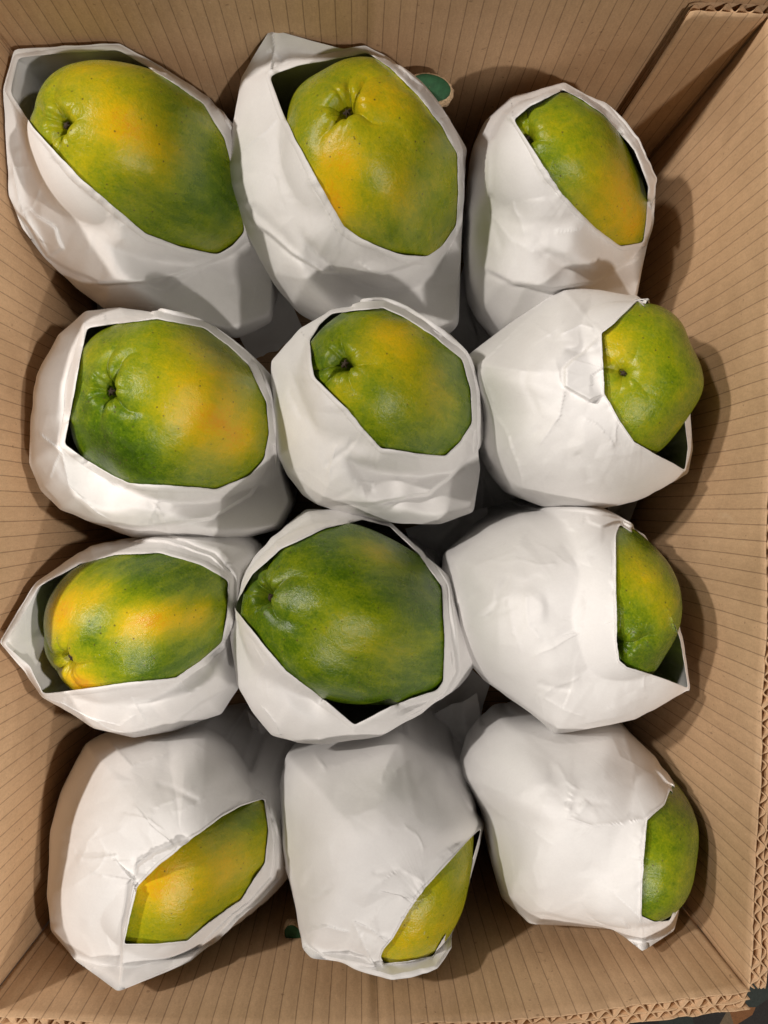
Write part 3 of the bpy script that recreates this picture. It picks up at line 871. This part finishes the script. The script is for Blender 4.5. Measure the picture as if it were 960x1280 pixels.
def in_box_raise(px, py, z, margin=0.0085):
    """raise points along their line of sight until they stand inside the four walls"""
    d = dirs(px, py)
    z = np.array(z, float)
    cs = CORN
    for k in range(4):
        a, b = cs[k], cs[(k + 1) % 4]
        t = (b - a) / np.linalg.norm(b - a)
        n = np.array([-t[1], t[0]])
        off = (a - 0) @ n - margin + 0.003
        dn = d[..., :2] @ n                     # outward component per unit
        tmax = np.where(dn > 1e-6, off / np.maximum(dn, 1e-6), 1e9)
        zmin = CAM_Z + d[..., 2] * tmax
        z = np.maximum(z, np.where(dn > 1e-6, zmin, -1))
    return np.minimum(z, RIM + 0.03)


def inside_poly(X, Y, poly):
    r = np.zeros(X.shape, bool)
    n = len(poly)
    for k in range(n):
        x0, y0 = poly[k]
        x1, y1 = poly[(k + 1) % n]
        c_ = ((y0 > Y) != (y1 > Y)) & (X < (x1 - x0) * (Y - y0) / ((y1 - y0) or 1e-9) + x0)
        r ^= c_
    return r


def clear_fruit(P, bvh, gap=0.0016, under=None):
    out = P.copy().reshape(-1, 3)
    uf = None if under is None else under.ravel()
    for k in range(len(out)):
        if uf is not None and uf[k]:
            p = out[k]
            dv = p - CAM
            L = math.sqrt(dv @ dv)
            hit = bvh.ray_cast(Vector(CAM), Vector(dv / L))
            if hit[0] is not None and hit[3] > L - 0.006:
                out[k] = CAM + dv / L * (hit[3] + 0.006)
            continue
        p = out[k]
        dv = p - CAM
        L = math.sqrt(dv @ dv)
        hit = bvh.ray_cast(Vector(CAM), Vector(dv / L))
        if hit[0] is not None and hit[3] < L + gap:
            out[k] = CAM + dv / L * (hit[3] - gap)
    return out.reshape(P.shape)


def keep_inside(P, margin=0.004):
    """hold paper within the four walls"""
    Q_ = P.copy()
    for k in range(4):
        a, b = CORN[k], CORN[(k + 1) % 4]
        t = (b - a) / np.linalg.norm(b - a)
        n = np.array([-t[1], t[0]])
        over = (Q_[..., :2] - a) @ n + margin
        Q_[..., :2] -= np.maximum(over, 0)[..., None] * n
    return Q_


def build_wrap(i, d):
    bvh, root_f, C, ax = FRUIT[d['f']]
    NA, NR, NS = 480, 84, 24
    oc = centroid(d['op'])
    th = np.linspace(0, 2 * np.pi, NA, endpoint=False)
    # place more directions where the paper is widest
    ro = poly_polar(d['out'], *oc, th)
    cdf = np.concatenate([[0], np.cumsum(np.sqrt(ro) + 3)])
    cdf /= cdf[-1]
    th = np.interp(np.linspace(0, 1, NA, endpoint=False), cdf, np.linspace(0, 2 * np.pi, NA + 1))
    even = np.linspace(0, 2 * np.pi, 1440, endpoint=False)
    ro = np.interp(th, even, blur(poly_polar(d['out'], *oc, even), even, 0.8), period=2 * np.pi)
    ri = np.interp(th, even, blur(poly_polar(d['op'], *oc, even), even, 1.1 if d['hem'] > 5 else 0.7), period=2 * np.pi)
    # slightly uneven edges
    cs_ = np.stack([np.cos(th) * 3, np.sin(th) * 3, th * 0 + i], -1)
    ri = ri + 0.5 * noise3(cs_ * 2, 21) + 0.22 * noise3(cs_ * 9, 22)
    ro = np.maximum(ro + 0.8 * noise3(cs_ * 3, 23), ri + 5.0)
    g = np.linspace(0, 1, NR)
    g = g ** 0.9
    G, THm = np.meshgrid(g, th, indexing='ij')
    Rr = ri[None, :] * (1 - G) + ro[None, :] * G
    X = oc[0] + Rr * np.cos(THm)
    Y = oc[1] + Rr * np.sin(THm)
    # dome height
    dc = d['dome']
    ang = np.arctan2(Y - dc[1], X - dc[0])
    rmax = np.interp(ang, even, blur(poly_polar(d['out'], *dc, even), even, 4.5), period=2 * np.pi)
    rho = np.clip(np.hypot(X - dc[0], Y - dc[1]) / np.maximum(rmax, 1), 0, 1)
    outv = np.array([dc[0] - NADIR[0], dc[1] - NADIR[1]])
    on = np.linalg.norm(outv)
    lean = (np.cos(ang) * outv[0] + np.sin(ang) * outv[1]) / max(on, 1) * min(1, on / 330)
    ze = d.get('zb', .105) + lean * np.where(lean > 0, d.get('zk', .05), d.get('zk', .05) * 1.1)
    dome = np.sqrt(np.clip(1 - rho ** 2.2, 0, 1))
    Z = ze + (d['zt'] - ze) * dome
    Z = in_box_raise(X, Y, Z)
    P = up(X, Y, Z)
    # depth along the line of sight
    dep = np.linalg.norm(P - CAM, axis=-1)
    dn = (P - CAM) / dep[..., None]
    und = inside_poly(X, Y, d['under']) if 'under' in d else None
    for it in range(3):
        Pc = clear_fruit(CAM + dn * dep[..., None], bvh, 0.0012, und)
        dep = np.linalg.norm(Pc - CAM, axis=-1)
        for s in range(5 if it < 2 else 1):
            k = dep.copy()
            k[1:-1] = (dep[:-2] + dep[2:] + 2 * dep[1:-1]) / 4
            k = (np.roll(k, 1, 1) + np.roll(k, -1, 1) + 2 * k) / 4
            k[0] = (dep[0] * 2 + dep[1]) / 3
            k[-1] = dep[-1]
            dep = k
    # draw the mouth of the wrap in against the fruit
    mo = np.maximum(Rr - ri[None, :], 0)
    slack = 0.0018 + 0.00022 * mo + 0.0000075 * mo ** 2
    for it in range(2 if d['hem'] > 5 else 0):
        for a_ in range(0, NR):
            for j in range(NA):
                if (und is not None and und[a_, j]) or slack[a_, j] > 0.06:
                    continue
                hit = bvh.ray_cast(Vector(CAM), Vector(dn[a_, j]))
                if hit[0] is not None and dep[a_, j] < hit[3] - slack[a_, j]:
                    dep[a_, j] = hit[3] - slack[a_, j]
        for a_ in range(1, NR):          # beyond the mouth the sheet stays taut
            if a_ > 1:
                stp = 0.00009 * (Rr[a_] - Rr[a_ - 1])
                dep[a_] = np.maximum(dep[a_], dep[a_ - 1] - stp)
        wgt_ = smooth01((Rr - ri[None, :]) / 16)
        for s_ in range(40):
            k = (np.roll(dep, 1, 1) + np.roll(dep, -1, 1) + dep) / 3
            dep = dep * (1 - wgt_) + k * wgt_
        for s_ in range(4):
            k = dep.copy()
            k[1:-1] = (dep[:-2] + dep[2:] + 2 * dep[1:-1]) / 4
            k = (np.roll(k, 1, 1) + np.roll(k, -1, 1) + 2 * k) / 4
            k[0] = (dep[0] * 2 + dep[1]) / 3
            k[-1] = dep[-1]
            dep = k
    # crumples and folds, towards the camera
    r = 170
    mask = smooth01(0.5 + 1.3 * noise3(np.stack([X * .016, Y * .016, X * 0 + i * 3.3], -1), 31))
    mask2 = smooth01(0.35 + 1.5 * noise3(np.stack([X * .03, Y * .03, X * 0 + i * 5.1], -1), 33))
    H = 0.0018 * facets(X, Y, dc[0], dc[1], r, 34, 100 + i) * (0.55 + 0.45 * mask)
    H += 0.0010 * facets(X, Y, dc[0], dc[1], r, 90, 200 + i) * (0.2 + 0.8 * (1 - mask))
    H += 0.0007 * facets(X, Y, dc[0], dc[1], r, 420, 300 + i) * mask2
    edge = smooth01(0.35 + (Rr - ri[None, :]) / 26)
    H = H * edge
    # stray creases
    rs = np.random.default_rng(900 + i)
    stray = []
    for _ in range(16):
        a0 = rs.uniform(0, 2 * np.pi)
        rr0 = rs.uniform(.25, .9)
        R0 = poly_polar(d['out'], *dc, np.array([a0]))[0] * rr0
        x0, y0 = dc[0] + R0 * math.cos(a0), dc[1] + R0 * math.sin(a0)
        dr_ = rs.uniform(0, np.pi)
        pl = [(x0, y0)]
        for _k in range(2):
            ln_ = rs.uniform(18, 48)
            dr_ += rs.uniform(-.6, .6)
            pl.append((pl[-1][0] + ln_ * math.cos(dr_), pl[-1][1] + ln_ * math.sin(dr_)))
        stray.append((pl, 'ridge' if rs.uniform() < .7 else 'valley', rs.uniform(.0005, .0013), rs.uniform(3.5, 6.5)))
    H += fold_field(X, Y, stray, i + 50) * edge
    H += fold_field(X, Y, d['folds'], i)
    # edge of the opening stands a little off the fruit and wavers
    wv = 0.0012 + 0.0012 * noise3(cs_ * 2.2, 41)
    H += np.exp(-(Rr - ri[None, :]) / 10) * wv[None, :]
    dep = dep - H
    P = clear_fruit(CAM + dn * dep[..., None], bvh, 0.0009, und)
    # skirt: down and in to the bottom of the box, gathered in pleats
    base = C - ax * 0.06
    bx, by = base[0], base[1]
    rim = P[-1]
    sk = []
    for k in range(1, NS + 1):
        t = k / NS
        rx = rim[:, 0] - bx
        ry = rim[:, 1] - by
        rr = np.hypot(rx, ry)
        aa = np.arctan2(ry, rx)
        tgt = 0.058 + 0.004 * noise3(np.stack([np.cos(aa) * 5, np.sin(aa) * 5, aa * 0 + i], -1), 77)
        pl = 0.0035 * tri(aa * 7 / np.pi + 0.8 * np.sin(aa * 3 + i)) * t
        sh = t ** 1.8
        rn = np.minimum(rr, 0.12) * 0 + rr * (1 - sh) + (tgt + pl) * sh
        zz = rim[:, 2] * (1 - t) + (0.004 - DEEP) * t
        sk.append(np.stack([bx + rx / rr * rn, by + ry / rr * rn, zz], -1))
    sk = np.array(sk)
    ALL = np.concatenate([P, sk], 0)
    push = np.zeros_like(ALL)
    skip = np.zeros(NA, bool) if und is None else und[-1]
    for k in range(NR - 26, NR + NS):
        for j in range(NA):
            if skip[j] or (und is not None and k < NR and und[k, j]):
                continue
            p = ALL[k, j]
            nn = bvh.find_nearest(Vector(p), 0.05)
            if nn[0] is None:
                continue
            q = np.array(nn[0])
            oq = q - (C + ax * ((q - C) @ ax))
            lo = np.linalg.norm(oq)
            if lo < 1e-4:
                continue
            sd = (p - q) @ oq / lo
            if sd < 0.0008:
                push[k, j] = q + oq / lo * 0.0018 - p
    for _ in range(6):
        pk = (np.roll(push, 1, 1) + np.roll(push, -1, 1) + 2 * push) / 4
        pk[1:-1] = (pk[:-2] + pk[2:] + 2 * pk[1:-1]) / 4
        push = np.where((push ** 2).sum(-1, keepdims=True) > (pk ** 2).sum(-1, keepdims=True), push, pk)
    ALL = ALL + push
    ALL[NR:] = keep_inside(ALL[NR:])
    P = ALL[:NR]
    b0 = np.array([bx, by, 0.004 - DEEP])
    root = empty('paper_wrap', tuple(b0), d['lab'], 'wrapping paper', 'white paper wraps round the papayas')
    o = mesh_obj('sheet', ALL, grid_faces(NR + NS, NA, True)[:, ::-1], M_PAPER, root, loc=b0)
    # folded hem round the mouth
    w_ = d['hem'] * (0.95 + 0.30 * noise3(cs_ * 0.9, 61))
    w_ = np.clip(w_, 1.5, 0.8 * (ro - ri))
    for _ in range(14):
        w_ = (np.roll(w_, 1) + np.roll(w_, -1) + 2 * w_) / 4
    w_ = np.minimum(w_, 0.85 * (ro - ri))
    rows = []

    def at_r(off, lift):
        q = np.clip(off / np.maximum(ro - ri, 1e-3), 0, 1) ** (1 / 0.9) * (NR - 1)
        q0 = np.clip(np.floor(q).astype(int), 0, NR - 2)
        fr = q - q0
        ii = np.arange(NA)
        A = P[q0, ii] * (1 - fr)[:, None] + P[q0 + 1, ii] * fr[:, None]
        dv = A - CAM
        dv /= np.linalg.norm(dv, axis=1)[:, None]
        return A - dv * lift

    zero = np.zeros(NA)
    hv = 1 + 0.35 * noise3(cs_ * 5, 63)
    inner = at_r(zero, -0.0028)
    rows = [inner, at_r(zero, 0.0001), at_r(w_ * 0.05, 0.0004), at_r(w_ * 0.45, 0.0005), at_r(w_ * 0.95, 0.0005), at_r(w_, -0.0002)]
    mesh_obj('folded_hem', np.array(rows), grid_faces(6, NA, True)[:, ::-1], M_PAPER, root, loc=b0)
    return root


WR = [build_wrap(i, d) for i, d in enumerate(WRAPS)]

# loose tails of the wraps hanging in the gaps between the fruit: wrap, corner pixels with heights
TAILS = [
    (2, [(586, 350, .09), (596, 395, .07), (650, 470, .05), (560, 440, .06)]),
    (4, [(588, 520, .10), (606, 560, .09), (640, 622, .08), (592, 668, .07)]),
    (7, [(522, 668, .085), (598, 648, .09), (592, 700, .07), (548, 730, .06)]),
    (5, [(770, 640, .10), (856, 594, .15), (818, 690, .10), (770, 700, .06)]),
    (3, [(80, 360, .12), (120, 380, .09), (100, 440, .09), (76, 430, .12)]),
    (8, [(552, 820, .09), (600, 862, .09), (580, 925, .07), (528, 895, .07)]),
    (9, [(318, 905, .10), (352, 935, .10), (350, 1010, .10), (330, 990, .11)]),
    (11, [(548, 905, .09), (592, 885, .11), (606, 960, .10), (572, 990, .09)]),
    (0, [(300, 400, .07), (345, 360, .07), (372, 420, .05), (320, 440, .05)]),
    (10, [(318, 1000, .08), (350, 1010, .08), (352, 1100, .09), (316, 1120, .12)]),
]
for q, (wi, cor) in enumerate(TAILS):
    cp = np.array([up(c_[0], c_[1], c_[2] - 0.10) for c_ in cor])
    cm = cp.mean(0)
    cp = cm + (cp - cm) * 1.35
    gx, gy = np.meshgrid(np.linspace(0, 1, 26), np.linspace(0, 1, 26))
    gx, gy = gx[..., None], gy[..., None]
    P = (cp[0] * (1 - gx) + cp[1] * gx) * (1 - gy) + (cp[3] * (1 - gx) + cp[2] * gx) * gy
    uvx = np.concatenate([gx * 80, gy * 80], -1)
    hgt = facets(uvx[..., 0], uvx[..., 1], 40, 40, 45, 30, 700 + q) * 0.0045 + 0.002 * noise3(P * 60, q)
    P[..., 2] += hgt
    P = keep_inside(P)
    b0 = np.array(WR[wi].location)
    mesh_obj('loose_tail', P, grid_faces(26, 26), M_PAPER, WR[wi], loc=b0)


# ------------------------------------------------------------------ green scraps between paper and wall
def scrap(px, py, z, rx, ry, tilt, spin, label):
    b0 = up(px, py, z)
    root = empty('green_scrap', tuple(b0), label, 'green scrap')
    n = 48
    rs = np.random.default_rng(int(px))
    t = np.linspace(0, 2 * np.pi, n, endpoint=False)
    sx, sy = math.cos(spin), math.sin(spin)

    def ring(s, h, jag):
        j = 1 + rs.uniform(-jag, jag, n)
        x, y = rx * s * np.cos(t) * j, ry * s * np.sin(t) * j
        X, Y = x * sx - y * sy, x * sy + y * sx
        zz = h + Y * math.sin(tilt)
        return np.stack([X, Y * math.cos(tilt), zz], -1)
    top = np.concatenate([ring(1.0, 0, 0), ring(0.93, 0.0006, 0), ring(0.4, 0.0009, 0.02), ring(0.02, 0.0009, 0)], 0)
    mesh_obj('face', top, grid_faces(4, n, True), M_GREEN, root)
    rimv = np.concatenate([ring(1.0, 0.0001, 0.01), ring(1.10, -0.0003, .04), ring(1.16, -0.0025, .06), ring(1.12, -0.006, .07), ring(0.7, -0.007, 0.05)], 0)
    mesh_obj('frayed_rim', rimv, grid_faces(5, n, True)[:, ::-1], M_TAN, root)
    return root


scrap(537, 110, .150, .0125, .0072, .25, -.15, 'green oval scrap with a frayed tan rim behind the pointed paper by the far wall')
scrap(366, 1168, .120, .0050, .0070, .2, .3, 'dark green scrap by the near wall, left of the diagonally wrapped papaya')
